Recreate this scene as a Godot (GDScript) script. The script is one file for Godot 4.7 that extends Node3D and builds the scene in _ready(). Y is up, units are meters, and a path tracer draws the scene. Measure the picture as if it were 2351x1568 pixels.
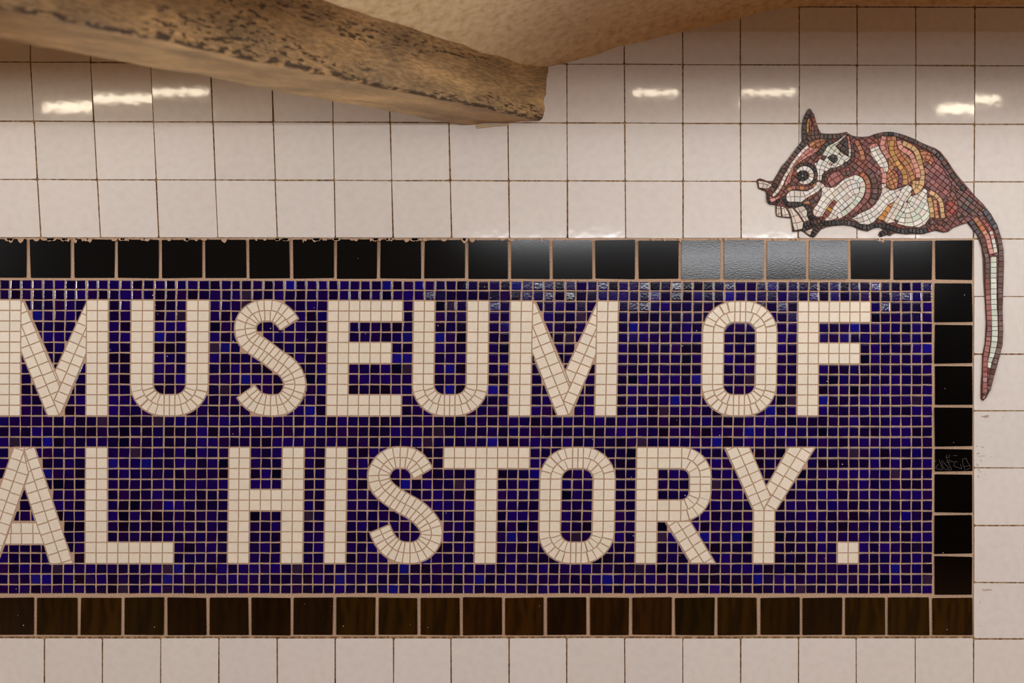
extends Node3D
# A mosaic name panel set in a white tiled passage wall, a small mosaic animal sitting on its frame, and the painted concrete beam overhead.
# Everything on the wall is laid out on a chart of the wall itself: one chart unit is U metres, chart x runs right and chart y runs down.

const U := 0.00082
const CX := 1175.5
const CY := 784.0
const DIST := 2.0705
const LAMP := 8.2
const BATTEN := 0.19
const UPLIGHT := 1.45
const LAMP_TINT := Color(0.98, 0.985, 1.0)

var rng := RandomNumberGenerator.new()
var M := {}

# ------------------------------------------------------------------ mesh collecting
class Acc:
	var v := PackedVector3Array()
	var n := PackedVector3Array()
	var c := PackedColorArray()
	var t := PackedVector2Array()
	var i := PackedInt32Array()
	func mesh(m: Material) -> ArrayMesh:
		var a := []
		a.resize(Mesh.ARRAY_MAX)
		a[Mesh.ARRAY_VERTEX] = v
		a[Mesh.ARRAY_NORMAL] = n
		if c.size() == v.size():
			a[Mesh.ARRAY_COLOR] = c
		if t.size() == v.size():
			a[Mesh.ARRAY_TEX_UV] = t
		a[Mesh.ARRAY_INDEX] = i
		var out := ArrayMesh.new()
		out.add_surface_from_arrays(Mesh.PRIMITIVE_TRIANGLES, a)
		out.surface_set_material(0, m)
		return out

func put(called: String, mesh: Mesh, parent: Node, at := Vector3.ZERO) -> MeshInstance3D:
	var o := MeshInstance3D.new()
	o.name = called
	o.mesh = mesh
	parent.add_child(o, true)
	o.position = at
	return o

func thing(called: String, label: String, category: String, at := Vector3.ZERO, group := "") -> Node3D:
	var o := Node3D.new()
	o.name = called
	add_child(o, true)
	o.position = at
	o.set_meta("label", label)
	o.set_meta("category", category)
	if group:
		o.set_meta("group", group)
	return o

func struct(called: String, label: String) -> Node3D:
	var o := Node3D.new()
	o.name = called
	add_child(o, true)
	o.set_meta("kind", "structure")
	o.set_meta("label", label)
	return o

func srgb(r: float, g: float, b: float) -> Color:
	return Color(r / 255.0, g / 255.0, b / 255.0).srgb_to_linear()

func vary(c: Color, value: float, hue := 0.0) -> Color:
	var k := 1.0 + rng.randf_range(-value, value)
	return Color(clampf(c.r * k * (1.0 + rng.randf_range(-hue, hue)), 0, 1), clampf(c.g * k, 0, 1), clampf(c.b * k * (1.0 + rng.randf_range(-hue, hue)), 0, 1))

func wall_xy(p: Vector2) -> Vector2:
	return Vector2((p.x - CX) * U, (CY - p.y) * U)

# ------------------------------------------------------------------ polygon helpers
func area(p: PackedVector2Array) -> float:
	var s := 0.0
	for k in p.size():
		var q := p[(k + 1) % p.size()]
		s += p[k].x * q.y - q.x * p[k].y
	return s * 0.5

func breadth(p: PackedVector2Array) -> float:
	var round := 0.0
	for k in p.size():
		round += p[k].distance_to(p[(k + 1) % p.size()])
	return 2.0 * absf(area(p)) / maxf(round, 0.001)

func middle(p: PackedVector2Array) -> Vector2:
	var s := Vector2.ZERO
	for q in p:
		s += q
	return s / p.size()

func cleaned(p: PackedVector2Array, least: float) -> PackedVector2Array:
	var out := PackedVector2Array()
	for k in p.size():
		if out.is_empty() or out[-1].distance_to(p[k]) > least:
			out.append(p[k])
	while out.size() > 3 and out[0].distance_to(out[-1]) <= least:
		out.remove_at(out.size() - 1)
	return out

func largest(list: Array) -> PackedVector2Array:
	var best := PackedVector2Array()
	var most := 0.0
	for p in list:
		var a := absf(area(p))
		if a > most and not (list.size() > 1 and Geometry2D.is_polygon_clockwise(p) and false):
			most = a
			best = p
	return best

func shrunk(p: PackedVector2Array, by: float) -> PackedVector2Array:
	return cleaned(largest(Geometry2D.offset_polygon(p, -by, Geometry2D.JOIN_MITER)), 0.35)

func box_of(p: PackedVector2Array) -> Rect2:
	var r := Rect2(p[0], Vector2.ZERO)
	for q in p:
		r = r.expand(q)
	return r

func without(p: PackedVector2Array, cuts: Array) -> Array:
	var pieces := [p]
	for c in cuts:
		var next := []
		for q in pieces:
			if box_of(q).intersects(c.box):
				for rest in Geometry2D.clip_polygons(q, c.poly):
					if not Geometry2D.is_polygon_clockwise(rest) or absf(area(rest)) > 0.0:
						next.append(rest)
			else:
				next.append(q)
		pieces = next
	return pieces

func cut(p: PackedVector2Array) -> Dictionary:
	return {"poly": p, "box": box_of(p)}

func rect(x0: float, y0: float, x1: float, y1: float) -> PackedVector2Array:
	return PackedVector2Array([Vector2(x0, y0), Vector2(x1, y0), Vector2(x1, y1), Vector2(x0, y1)])

func soft_corners(p: PackedVector2Array, by: float) -> PackedVector2Array:
	var out := PackedVector2Array()
	for k in p.size():
		var a := p[(k + p.size() - 1) % p.size()]
		var b := p[k]
		var d := p[(k + 1) % p.size()]
		out.append(b + (a - b).normalized() * by)
		out.append(b + ((a - b).normalized() + (d - b).normalized()) * by * 0.3)
		out.append(b + (d - b).normalized() * by)
	return out

# rim profiles by fineness: [share of the rim's width still to go, slope in degrees, drop as a share of the width]
const PROFILE := {1: [[1.0, 0.0, 0.0], [0.0, 80.0, 0.5]], 2: [[1.0, 0.0, 0.0], [0.45, 11.0, 0.06], [0.0, 78.0, 0.42]], 3: [[1.0, 0.0, 0.0], [0.55, 11.0, 0.045], [0.22, 26.0, 0.15], [0.0, 80.0, 0.42]],
	4: [[1.0, 0.0, 0.0], [0.35, 10.0, 0.057], [0.14, 30.0, 0.135], [0.0, 80.0, 0.34]]}

# A tile: the outline in chart units, standing from z0 to z1 (metres) with its rim rounded over `rim` chart units. tilt is the slope of its face.
func tile(acc: Acc, outline: PackedVector2Array, mid: Vector2, z0: float, z1: float, rim: float, tilt: Vector2, color: Color, steps := 2) -> void:
	var p := PackedVector2Array()
	for q in outline:
		p.append(wall_xy(q) - mid)
	if Geometry2D.is_polygon_clockwise(p):
		p.reverse()
	var count := p.size()
	var out := PackedVector2Array()
	var shift := PackedVector2Array()
	for k in count:
		var e := (p[(k + 1) % count] - p[k]).normalized()
		out.append(Vector2(e.y, -e.x))
	for k in count:
		var a := out[(k + count - 1) % count]
		var b := out[k]
		shift.append(-(a + b) / maxf(1.0 + a.dot(b), 0.45))
	var r := rim * U
	var top := PackedVector2Array()
	for k in count:
		top.append(p[k] + shift[k] * r)
	var fan := Geometry2D.triangulate_polygon(top)
	if fan.is_empty():
		top = p.duplicate()
		fan = Geometry2D.triangulate_polygon(top)
		if fan.is_empty():
			return
	var lean := func(q: Vector2, z: float) -> Vector3: return Vector3(q.x, q.y, z + q.dot(tilt))
	var up := Vector3(-tilt.x, -tilt.y, 1).normalized()
	var base := acc.v.size()
	for q in top:
		acc.v.append(lean.call(q, z1))
		acc.n.append(up)
		acc.c.append(color)
	for k in range(0, fan.size(), 3):
		var a := fan[k]
		var b := fan[k + 1]
		var d := fan[k + 2]
		if (top[b] - top[a]).cross(top[d] - top[a]) > 0:
			acc.i.append_array([base + a, base + d, base + b])
		else:
			acc.i.append_array([base + a, base + b, base + d])
	var prof: Array = PROFILE[steps]
	for k in count:
		var j := (k + 1) % count
		var last := -1
		for s in prof.size() + 1:
			var f: Array = prof[mini(s, prof.size() - 1)]
			var ang := deg_to_rad(f[1])
			var inset: float = r * f[0]
			var z: float = z1 - r * f[2]
			if s == prof.size():
				z = z0
			var norm := (Vector3(out[k].x, out[k].y, 0) * sin(ang) + up * cos(ang)).normalized()
			var at := acc.v.size()
			var qa := p[k] + shift[k] * inset
			var qb := p[j] + shift[j] * inset
			acc.v.append(lean.call(qa, z) if s < prof.size() else Vector3(qa.x, qa.y, z))
			acc.v.append(lean.call(qb, z) if s < prof.size() else Vector3(qb.x, qb.y, z))
			acc.n.append(norm)
			acc.n.append(norm)
			acc.c.append(color)
			acc.c.append(color)
			if last >= 0:
				acc.i.append_array([last, last + 1, at + 1, last, at + 1, at])
			last = at

func tile_part(called: String, outline: PackedVector2Array, z0: float, z1: float, rim: float, tilt: Vector2, color: Color, m: Material, parent: Node, steps := 2) -> MeshInstance3D:
	var mid := wall_xy(middle(outline))
	var acc := Acc.new()
	tile(acc, outline, mid, z0, z1, rim, tilt, color, steps)
	if acc.i.is_empty():
		return null
	return put(called, acc.mesh(m), parent, Vector3(mid.x, mid.y, 0))

func lean(by: float) -> Vector2:
	return Vector2(rng.randfn(0, by), rng.randfn(0, by))

# Rows of pieces along a path: borders are the offsets between the rows (to the path's right when positive), each row cut about every `length`.
func along(path: PackedVector2Array, borders: Array, length: float, jitter := 0.12) -> Array:
	var s := PackedFloat32Array([0.0])
	for k in range(1, path.size()):
		s.append(s[-1] + path[k].distance_to(path[k - 1]))
	var total := s[-1]
	var at := func(d: float, off: float) -> Vector2:
		d = clampf(d, 0.0, total)
		var k := 1
		while k < path.size() - 1 and s[k] < d:
			k += 1
		var f := (d - s[k - 1]) / maxf(s[k] - s[k - 1], 1e-6)
		var t := (path[k] - path[k - 1]).normalized()
		var ta := t if k < 2 else ((path[k - 1] - path[k - 2]).normalized() + t).normalized()
		var tb := t if k > path.size() - 2 else ((path[k + 1] - path[k]).normalized() + t).normalized()
		t = ta.lerp(tb, f).normalized()
		return path[k - 1].lerp(path[k], f) + Vector2(-t.y, t.x) * off
	var out := []
	for r in borders.size() - 1:
		var n := maxi(1, roundi(total / length))
		var cuts := []
		for k in n + 1:
			var d := total * k / n
			if k > 0 and k < n:
				d += rng.randf_range(-jitter, jitter) * total / n
			cuts.append(d)
		for k in n:
			var p := PackedVector2Array()
			for f in [0.0, 0.5, 1.0]:
				p.append(at.call(lerpf(cuts[k], cuts[k + 1], f), borders[r]))
			for f in [1.0, 0.5, 0.0]:
				p.append(at.call(lerpf(cuts[k], cuts[k + 1], f), borders[r + 1]))
			out.append(p)
	return out

func smooth(p: PackedVector2Array, n := 4) -> PackedVector2Array:
	var out := PackedVector2Array()
	for k in p.size() - 1:
		for j in n:
			out.append(p[k].cubic_interpolate(p[k + 1], p[maxi(k - 1, 0)], p[mini(k + 2, p.size() - 1)], float(j) / n))
	out.append(p[-1])
	return out

func outline_of(path: PackedVector2Array, half: float) -> PackedVector2Array:
	var a := PackedVector2Array()
	var b := PackedVector2Array()
	for k in path.size():
		var t := (path[mini(k + 1, path.size() - 1)] - path[maxi(k - 1, 0)]).normalized()
		a.append(path[k] + Vector2(-t.y, t.x) * half)
		b.append(path[k] - Vector2(-t.y, t.x) * half)
	b.reverse()
	a.append_array(b)
	return a

# ------------------------------------------------------------------ materials
func noise(freq: float, octaves := 4, seeded := 1, kind := FastNoiseLite.TYPE_SIMPLEX_SMOOTH) -> FastNoiseLite:
	var n := FastNoiseLite.new()
	n.noise_type = kind
	n.frequency = freq
	n.fractal_octaves = octaves
	n.seed = seeded
	return n

func relief_tex(freq: float, octaves: int, seeded: int) -> NoiseTexture2D:
	var t := noise_tex(freq, octaves, seeded)
	t.as_normal_map = true
	t.bump_strength = 8.0
	return t

func noise_tex(freq: float, octaves: int, seeded: int, ramp: Array = [], size := 512) -> NoiseTexture2D:
	var t := NoiseTexture2D.new()
	t.width = size
	t.height = size
	t.seamless = true
	t.noise = noise(freq, octaves, seeded)
	if ramp:
		var g := Gradient.new()
		g.offsets = PackedFloat32Array(ramp.map(func(r): return r[0]))
		g.colors = PackedColorArray(ramp.map(func(r): return r[1]))
		t.color_ramp = g
	return t

func glaze(rough: float, wave: Texture2D, height: float, tiling: Vector3, tint: Texture2D = null) -> StandardMaterial3D:
	var m := StandardMaterial3D.new()
	m.vertex_color_use_as_albedo = true
	m.roughness = rough
	m.metallic_specular = 0.5
	m.uv1_triplanar = true
	m.uv1_world_triplanar = true
	m.uv1_scale = tiling
	if tint:
		m.albedo_texture = tint
	m.normal_enabled = true
	m.normal_texture = wave
	m.normal_scale = height
	return m

func make_materials() -> void:
	var wave := relief_tex(0.011, 2, 11)
	var grain := relief_tex(0.06, 5, 12)
	var faint := noise_tex(0.012, 4, 13, [[0.0, Color(0.965, 0.96, 0.955)], [0.5, Color(0.985, 0.985, 0.98)], [1.0, Color(1, 1, 1)]])
	var streak := noise_tex(0.012, 4, 14, [[0.0, Color(0.45, 0.42, 0.36)], [0.35, Color(0.72, 0.7, 0.66)], [0.6, Color(0.95, 0.92, 0.9)], [1.0, Color(1, 1, 1)]])
	M.white = glaze(0.07, wave, 0.022, Vector3(7, 7, 7), faint)
	M.blue = glaze(0.09, wave, 0.06, Vector3(24, 24, 24))
	M.cream = glaze(0.35, grain, 0.03, Vector3(12, 12, 12), faint)
	M.satin = glaze(0.13, grain, 0.02, Vector3(5, 9, 9))
	M.black = glaze(0.12, grain, 0.008, Vector3(9, 9, 9))
	M.brown = glaze(0.14, wave, 0.03, Vector3(9, 1.6, 9), streak)
	M.tessera = glaze(0.16, grain, 0.35, Vector3(22, 22, 22), faint)
	var grit := noise_tex(0.09, 5, 15, [[0.0, Color(0.46, 0.33, 0.23)], [0.4, Color(0.70, 0.58, 0.47)], [0.6, Color(0.77, 0.645, 0.54)], [1.0, Color(0.88, 0.78, 0.69)]])
	var grit_dark := noise_tex(0.03, 5, 16, [[0.0, Color(0.26, 0.16, 0.08)], [0.4, Color(0.54, 0.41, 0.27)], [0.65, Color(0.68, 0.54, 0.38)], [1.0, Color(0.78, 0.65, 0.48)]])
	M.grout = plain(grit, 0.95, grain, 0.4, Vector3(10, 10, 10))
	M.wall_grout = plain(grit_dark, 0.95, grain, 0.4, Vector3(6, 6, 6))
	M.board = plain(noise_tex(0.05, 4, 17, [[0.0, Color(0.16, 0.10, 0.06)], [0.6, Color(0.30, 0.20, 0.13)], [1.0, Color(0.50, 0.37, 0.24)]]), 0.6, grain, 0.3, Vector3(10, 10, 10))

func plain(tint: Texture2D, rough: float, bump: Texture2D, height: float, tiling: Vector3) -> StandardMaterial3D:
	var m := StandardMaterial3D.new()
	m.albedo_texture = tint
	m.roughness = rough
	m.uv1_triplanar = true
	m.uv1_world_triplanar = true
	m.uv1_scale = tiling
	if bump:
		m.normal_enabled = true
		m.normal_texture = bump
		m.normal_scale = height
	return m

func flat_color(c: Color, rough := 0.6) -> StandardMaterial3D:
	var m := StandardMaterial3D.new()
	m.albedo_color = c
	m.roughness = rough
	return m

# ------------------------------------------------------------------ camera, lamps, room
func _ready() -> void:
	rng.seed = 81
	var cam := Camera3D.new()
	cam.name = "camera"
	add_child(cam)
	cam.position = Vector3(0, 0, DIST)
	var lens := CameraAttributesPhysical.new()
	lens.frustum_focal_length = 12.0 / (CY * U / DIST)
	lens.frustum_focus_distance = DIST
	lens.exposure_aperture = 2.2
	cam.attributes = lens
	cam.current = true
	var env := Environment.new()
	env.background_mode = Environment.BG_COLOR
	env.background_color = Color(0, 0, 0)
	env.tonemap_mode = Environment.TONE_MAPPER_LINEAR
	env.tonemap_exposure = 1.0
	env.sdfgi_enabled = true
	env.ssao_enabled = true
	env.ssil_enabled = true
	var we := WorldEnvironment.new()
	we.name = "environment"
	we.environment = env
	add_child(we)

	make_materials()
	lamps()
	room()
	overhead()
	white_wall()
	sign_panel()
	rodent()

func lamp(at: Vector3, aim: Vector3, length: float, height: float, energy: float, glow: float, tint: Color, hung: float, label: String) -> void:
	var t := thing("fluorescent_light", label, "light", at, "fluorescent strip lights of the passage")
	t.look_at_from_position(at, aim)
	var body := BoxMesh.new()
	body.size = Vector3(length + 0.04, height + 0.02, 0.03)
	body.material = M.enamel
	put("housing", body, t, Vector3(0, 0, 0.016 + height * 0.25))
	var g := StandardMaterial3D.new()
	g.albedo_color = Color(0.9, 0.9, 0.9)
	g.emission_enabled = true
	g.emission = tint
	g.emission_energy_multiplier = glow
	var tube := CapsuleMesh.new()
	tube.radius = height * 0.22
	tube.height = length
	tube.material = g
	for s in ([-1, 1] if height > 0.06 else [0]):
		var o := put("tube", tube, t, Vector3(0, s * height * 0.25, 0.0))
		o.rotation.z = PI / 2
	if hung > 0:
		var rod := CylinderMesh.new()
		rod.top_radius = 0.006
		rod.bottom_radius = 0.006
		rod.height = hung
		rod.material = M.enamel
		for s in [-1, 1]:
			var o := put("hanger_rod", rod, t)
			o.global_transform = Transform3D(Basis(), t.global_transform * Vector3(s * length * 0.35, 0, 0.03) + Vector3(0, hung * 0.5 + height * 0.5, 0))
	var l := AreaLight3D.new()
	l.name = "strip"
	l.light_color = tint
	l.light_energy = energy
	l.area_size = Vector2(length, height)
	l.area_range = 12.0
	l.shadow_enabled = true
	t.add_child(l)
	l.position = Vector3(0, 0, -height * 0.25 - 0.006)

func lamps() -> void:
	M.enamel = flat_color(Color(0.78, 0.77, 0.74), 0.4)
	# the two bright strips that light the wall stand off to the sides, so that the panel does not mirror them
	lamp(Vector3(-3.9, 0.45, 3.4), Vector3(-0.6, -1.0, 0.5), 1.5, 0.15, LAMP, 4.0, LAMP_TINT, 0.14, "bright fluorescent strip light hung far along the passage on the side of the letter M")
	lamp(Vector3(3.9, 0.45, 3.4), Vector3(0.6, -1.0, 0.5), 1.5, 0.15, LAMP, 4.0, LAMP_TINT, 0.14, "bright fluorescent strip light hung far along the passage on the animal mosaic's side")
	lamp(Vector3(0.78, 0.38, 2.6), Vector3(0.5, 0.0, 0), 1.9, 0.075, 0.8, 2.0, LAMP_TINT, 0.2, "dim fluorescent strip light hung before the letters OF")
	# slim strips close to the wall, mirrored in the second row of tiles
	var near := [[-0.93, 0.40, "beyond the concrete beam", 0.028], [0.345, 0.11, "just past the concrete beam", 0.02], [0.62, 0.13, "before the animal's nose", 0.02], [1.10, 0.14, "above the animal's tail", 0.026]]
	for n in near:
		lamp(Vector3(n[0], 0.588, 0.6), Vector3(n[0], 0.588, 0.0), n[1], n[3], n[1] * n[3] * 6.7, 2.0, Color(1.0, 0.93, 0.82), 0.04, "slim strip light under the ceiling close to the tiled wall, " + n[2])
		var plate := BoxMesh.new()
		plate.size = Vector3(n[1] + 0.12, 0.085, 0.003)
		plate.material = M.enamel
		put("shield", plate, get_child(get_child_count() - 1), Vector3(0, 0.0165, -0.15))

	uplight(Vector3(-0.56, -1.6, 0.46), Vector3(-0.30, 0.45, 0.47))
	# battens right against the wall, shielded on the wall side so that only the tiles below the shield see the tube
	for n in [[-0.86, 0.56, BATTEN * 0.6, "on the side of the letter M"], [0.67, 1.04, BATTEN, "above the letters OF"], [1.80, 1.10, BATTEN, "past the animal's tail"]]:
		batten(Vector3(n[0], 0.598, 0.38), n[1], n[2], "slim shielded strip light close above the tiled wall, " + n[3])

func batten(at: Vector3, length: float, energy: float, label: String) -> void:
	var t := thing("fluorescent_light", label, "light", at, "shielded strip lights along the tiled wall")
	var g := StandardMaterial3D.new()
	g.albedo_color = Color(0.9, 0.9, 0.9)
	g.emission_enabled = true
	g.emission = LAMP_TINT
	g.emission_energy_multiplier = 3.0
	var tilt := Basis(Vector3.RIGHT, deg_to_rad(-38))
	for b in [["diffuser", Vector3(length, 0.06, 0.004), Vector3.ZERO, g], ["housing", Vector3(length + 0.04, 0.064, 0.012), Vector3(0, 0, 0.009), M.enamel]]:
		var m := BoxMesh.new()
		m.size = b[1]
		m.material = b[3]
		var o := put(b[0], m, t)
		o.transform = Transform3D(tilt, tilt * b[2])
	var plate := BoxMesh.new()
	plate.size = Vector3(length + 0.04, 0.088, 0.002)
	plate.material = M.enamel
	put("shield", plate, t, Vector3(0, -0.002, -0.05))
	var l := AreaLight3D.new()
	l.name = "strip"
	l.light_color = LAMP_TINT
	l.light_energy = energy * length
	l.area_size = Vector2(length, 0.058)
	l.area_range = 12.0
	l.shadow_enabled = true
	t.add_child(l)
	l.transform = Transform3D(tilt, tilt * Vector3(0, 0, -0.004))

# a work light standing on the floor by the wall, turned up at the beam and the sloping ceiling
func uplight(at: Vector3, aim: Vector3) -> void:
	var t := thing("floor_uplight", "black work light on the floor turned up at the concrete beam", "light", at)
	var dark := flat_color(Color(0.12, 0.12, 0.12), 0.5)
	var base := CylinderMesh.new()
	base.top_radius = 0.05
	base.bottom_radius = 0.09
	base.height = 0.05
	base.material = dark
	put("base", base, t, Vector3(0, 0.025, 0))
	var can := CylinderMesh.new()
	can.top_radius = 0.085
	can.bottom_radius = 0.06
	can.height = 0.12
	can.material = dark
	put("reflector", can, t, Vector3(0, 0.11, 0))
	var g := StandardMaterial3D.new()
	g.albedo_color = Color(0.9, 0.9, 0.9)
	g.emission_enabled = true
	g.emission = LAMP_TINT
	g.emission_energy_multiplier = 2.0
	var glass := CylinderMesh.new()
	glass.top_radius = 0.075
	glass.bottom_radius = 0.075
	glass.height = 0.006
	glass.material = g
	put("lens", glass, t, Vector3(0, 0.173, 0))
	var l := SpotLight3D.new()
	l.name = "beam"
	l.light_color = LAMP_TINT
	l.light_energy = UPLIGHT
	l.light_size = 0.05
	l.spot_angle = 16.0
	l.spot_angle_attenuation = 1.0
	l.spot_range = 8.0
	l.shadow_enabled = true
	t.add_child(l)
	l.look_at_from_position(at + Vector3(0, 0.24, 0), aim, Vector3(0, 0, 1))

func slab(called: String, label: String, size: Vector3, at: Vector3, m: Material) -> void:
	var o := struct(called, label)
	var b := BoxMesh.new()
	b.size = size
	b.material = m
	put("shell", b, o, at)

func room() -> void:
	var grain := relief_tex(0.03, 5, 31)
	M.paint = plain(noise_tex(0.015, 5, 32, [[0.0, Color(0.72, 0.585, 0.40)], [0.5, Color(0.86, 0.755, 0.58)], [1.0, Color(0.93, 0.84, 0.69)]]), 0.45, grain, 0.5, Vector3(2.2, 2.2, 2.2))
	var folds := relief_tex(0.02, 4, 34)
	folds.noise.fractal_type = FastNoiseLite.FRACTAL_RIDGED
	folds.noise.domain_warp_enabled = true
	folds.noise.domain_warp_amplitude = 40.0
	folds.noise.domain_warp_frequency = 0.01
	M.soffit = plain(noise_tex(0.03, 5, 35, [[0.0, Color(0.66, 0.53, 0.35)], [0.33, Color(0.82, 0.70, 0.525)], [0.55, Color(0.87, 0.765, 0.59)], [1.0, Color(0.93, 0.84, 0.69)]]), 0.38, folds, 0.5, Vector3(3.2, 3.2, 3.8))
	M.paving = plain(noise_tex(0.02, 4, 33, [[0.0, Color(0.54, 0.385, 0.24)], [1.0, Color(0.66, 0.49, 0.32)]]), 0.7, grain, 0.2, Vector3(1, 1, 1))
	M.far_tile = flat_color(Color(0.36, 0.29, 0.21), 0.5)
	slab("floor", "tan concrete passage floor", Vector3(10.0, 0.2, 5.6), Vector3(0, -1.7, 2.6), M.paving)
	slab("wall_front", "dim brown wall across the passage", Vector3(10.0, 3.2, 0.2), Vector3(0, -0.1, 5.3), M.far_tile)
	slab("wall_left", "brown end wall of the passage on the side of the letter M", Vector3(0.2, 3.2, 5.6), Vector3(-4.9, -0.1, 2.6), M.far_tile)
	slab("wall_right", "brown end wall of the passage on the animal mosaic's side", Vector3(0.2, 3.2, 5.6), Vector3(4.9, -0.1, 2.6), M.far_tile)

# ------------------------------------------------------------------ the concrete overhead
const RIDGE := [[0.071, 0.520], [0.12, 0.532], [0.212, 0.557], [0.322, 0.582], [0.43, 0.6075], [0.495, 0.622], [0.545, 0.629], [0.62, 0.6315], [4.7, 0.632]]

func soffit_at(x: float) -> float:
	for k in range(1, RIDGE.size()):
		if x <= RIDGE[k][0]:
			return lerpf(RIDGE[k - 1][1], RIDGE[k][1], clampf((x - RIDGE[k - 1][0]) / (RIDGE[k][0] - RIDGE[k - 1][0]), 0, 1))
	return RIDGE[-1][1]

func crease(t: float) -> float:
	return 0.505 + 0.012 * exp(-t / 0.03) + 0.08 * maxf(t - 0.06, 0.0) * minf(1.0, 0.6 / maxf(t, 0.01))

func sheet(grid: Array, st_uv: Callable, m: Material) -> ArrayMesh:
	var st := SurfaceTool.new()
	st.begin(Mesh.PRIMITIVE_TRIANGLES)
	var rows := grid.size()
	var cols: int = grid[0].size()
	for r in rows:
		for c in cols:
			st.set_uv(st_uv.call(r, c))
			st.add_vertex(grid[r][c])
	for r in rows - 1:
		for c in cols - 1:
			var a := r * cols + c
			for k in [a, a + 1, a + cols, a + 1, a + cols + 1, a + cols]:
				st.add_index(k)
	st.generate_normals()
	st.set_material(m)
	return st.commit()

func beam_paint() -> StandardMaterial3D:
	# u runs 1.6 m along the beam, v 0.5 m across it: old cream paint with black, drawn-out spots of damp where the beam is rough
	var w := 1536
	var h := 420
	var tint := Image.create(w, h, false, Image.FORMAT_RGB8)
	var relief := Image.create(w, h, false, Image.FORMAT_RGB8)
	var wide := noise(0.005, 3, 41)
	var spots := noise(0.075, 3, 42)
	var lines := noise(0.03, 3, 43)
	var fine := noise(0.11, 3, 44)
	var patches := noise(0.01, 3, 45)
	for y in h:
		for x in w:
			var al := float(x)
			var ac := float(y)
			var v := ac / h
			var a := wide.get_noise_2d(al, ac * 2.0)
			var f := fine.get_noise_2d(al * 0.6, ac * 1.3)
			var p := patches.get_noise_2d(al, ac * 1.3)
			# below v 0.49 lies the smooth underside, above it the rough face towards the passage
			var rough := smoothstep(0.475, 0.50, v + a * 0.008)
			var c := Color(0.665, 0.54, 0.365) * (1.0 + a * 0.2 + p * 0.2 + f * (0.09 + 0.14 * rough))
			var k := 0.0
			var hgt := 0.5 + f * 0.25
			if v > 0.46 and v < 0.82:
				var warp := a * 60.0 + spots.get_noise_2d(al * 0.25, ac * 0.6) * 10.0
				var g := lines.get_noise_2d(al * 0.15, ac * 2.8 + warp)
				var g2 := lines.get_noise_2d(al * 0.32 + 900.0, ac * 3.6 + warp * 0.6)
				var s := spots.get_noise_2d(al * 0.8, ac * 1.7)
				var zone := patches.get_noise_2d(al * 0.45 + 300.0, ac * 0.9) + 0.30 * exp(-pow((al - 330.0) / 230.0, 2.0)) - 0.02
				var open := smoothstep(-0.05, 0.30, zone)
				k = smoothstep(0.055, 0.015, absf(g)) * smoothstep(0.02, 0.22, s + zone * 0.5) * open
				k = maxf(k, smoothstep(0.07, 0.02, absf(g2 - 0.05)) * smoothstep(0.08, 0.3, s + f * 0.4) * open)
				k = maxf(k, smoothstep(0.40, 0.56, s + f * 0.5 + zone * 0.25) * open)
				k *= rough * smoothstep(0.79, 0.70, v + a * 0.03)
				var edge := absf(v - (0.492 + 0.009 * a + 0.004 * s))
				k = maxf(k, smoothstep(0.010, 0.003, edge) * smoothstep(-0.35, 0.15, s + f * 0.4))
				hgt += (g * 0.25 + s * 0.3) * rough - k * 0.35
			c = c.lerp(Color(0.19, 0.13, 0.07), k * 0.8)
			c.a = 1.0
			tint.set_pixel(x, y, c)
			hgt = clampf(hgt, 0, 1)
			relief.set_pixel(x, y, Color(hgt, hgt, hgt))
	var m := StandardMaterial3D.new()
	m.albedo_texture = ImageTexture.create_from_image(tint)
	m.heightmap_enabled = true
	m.heightmap_texture = ImageTexture.create_from_image(relief)
	m.heightmap_scale = 0.4
	m.roughness = 0.55
	return m

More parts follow.
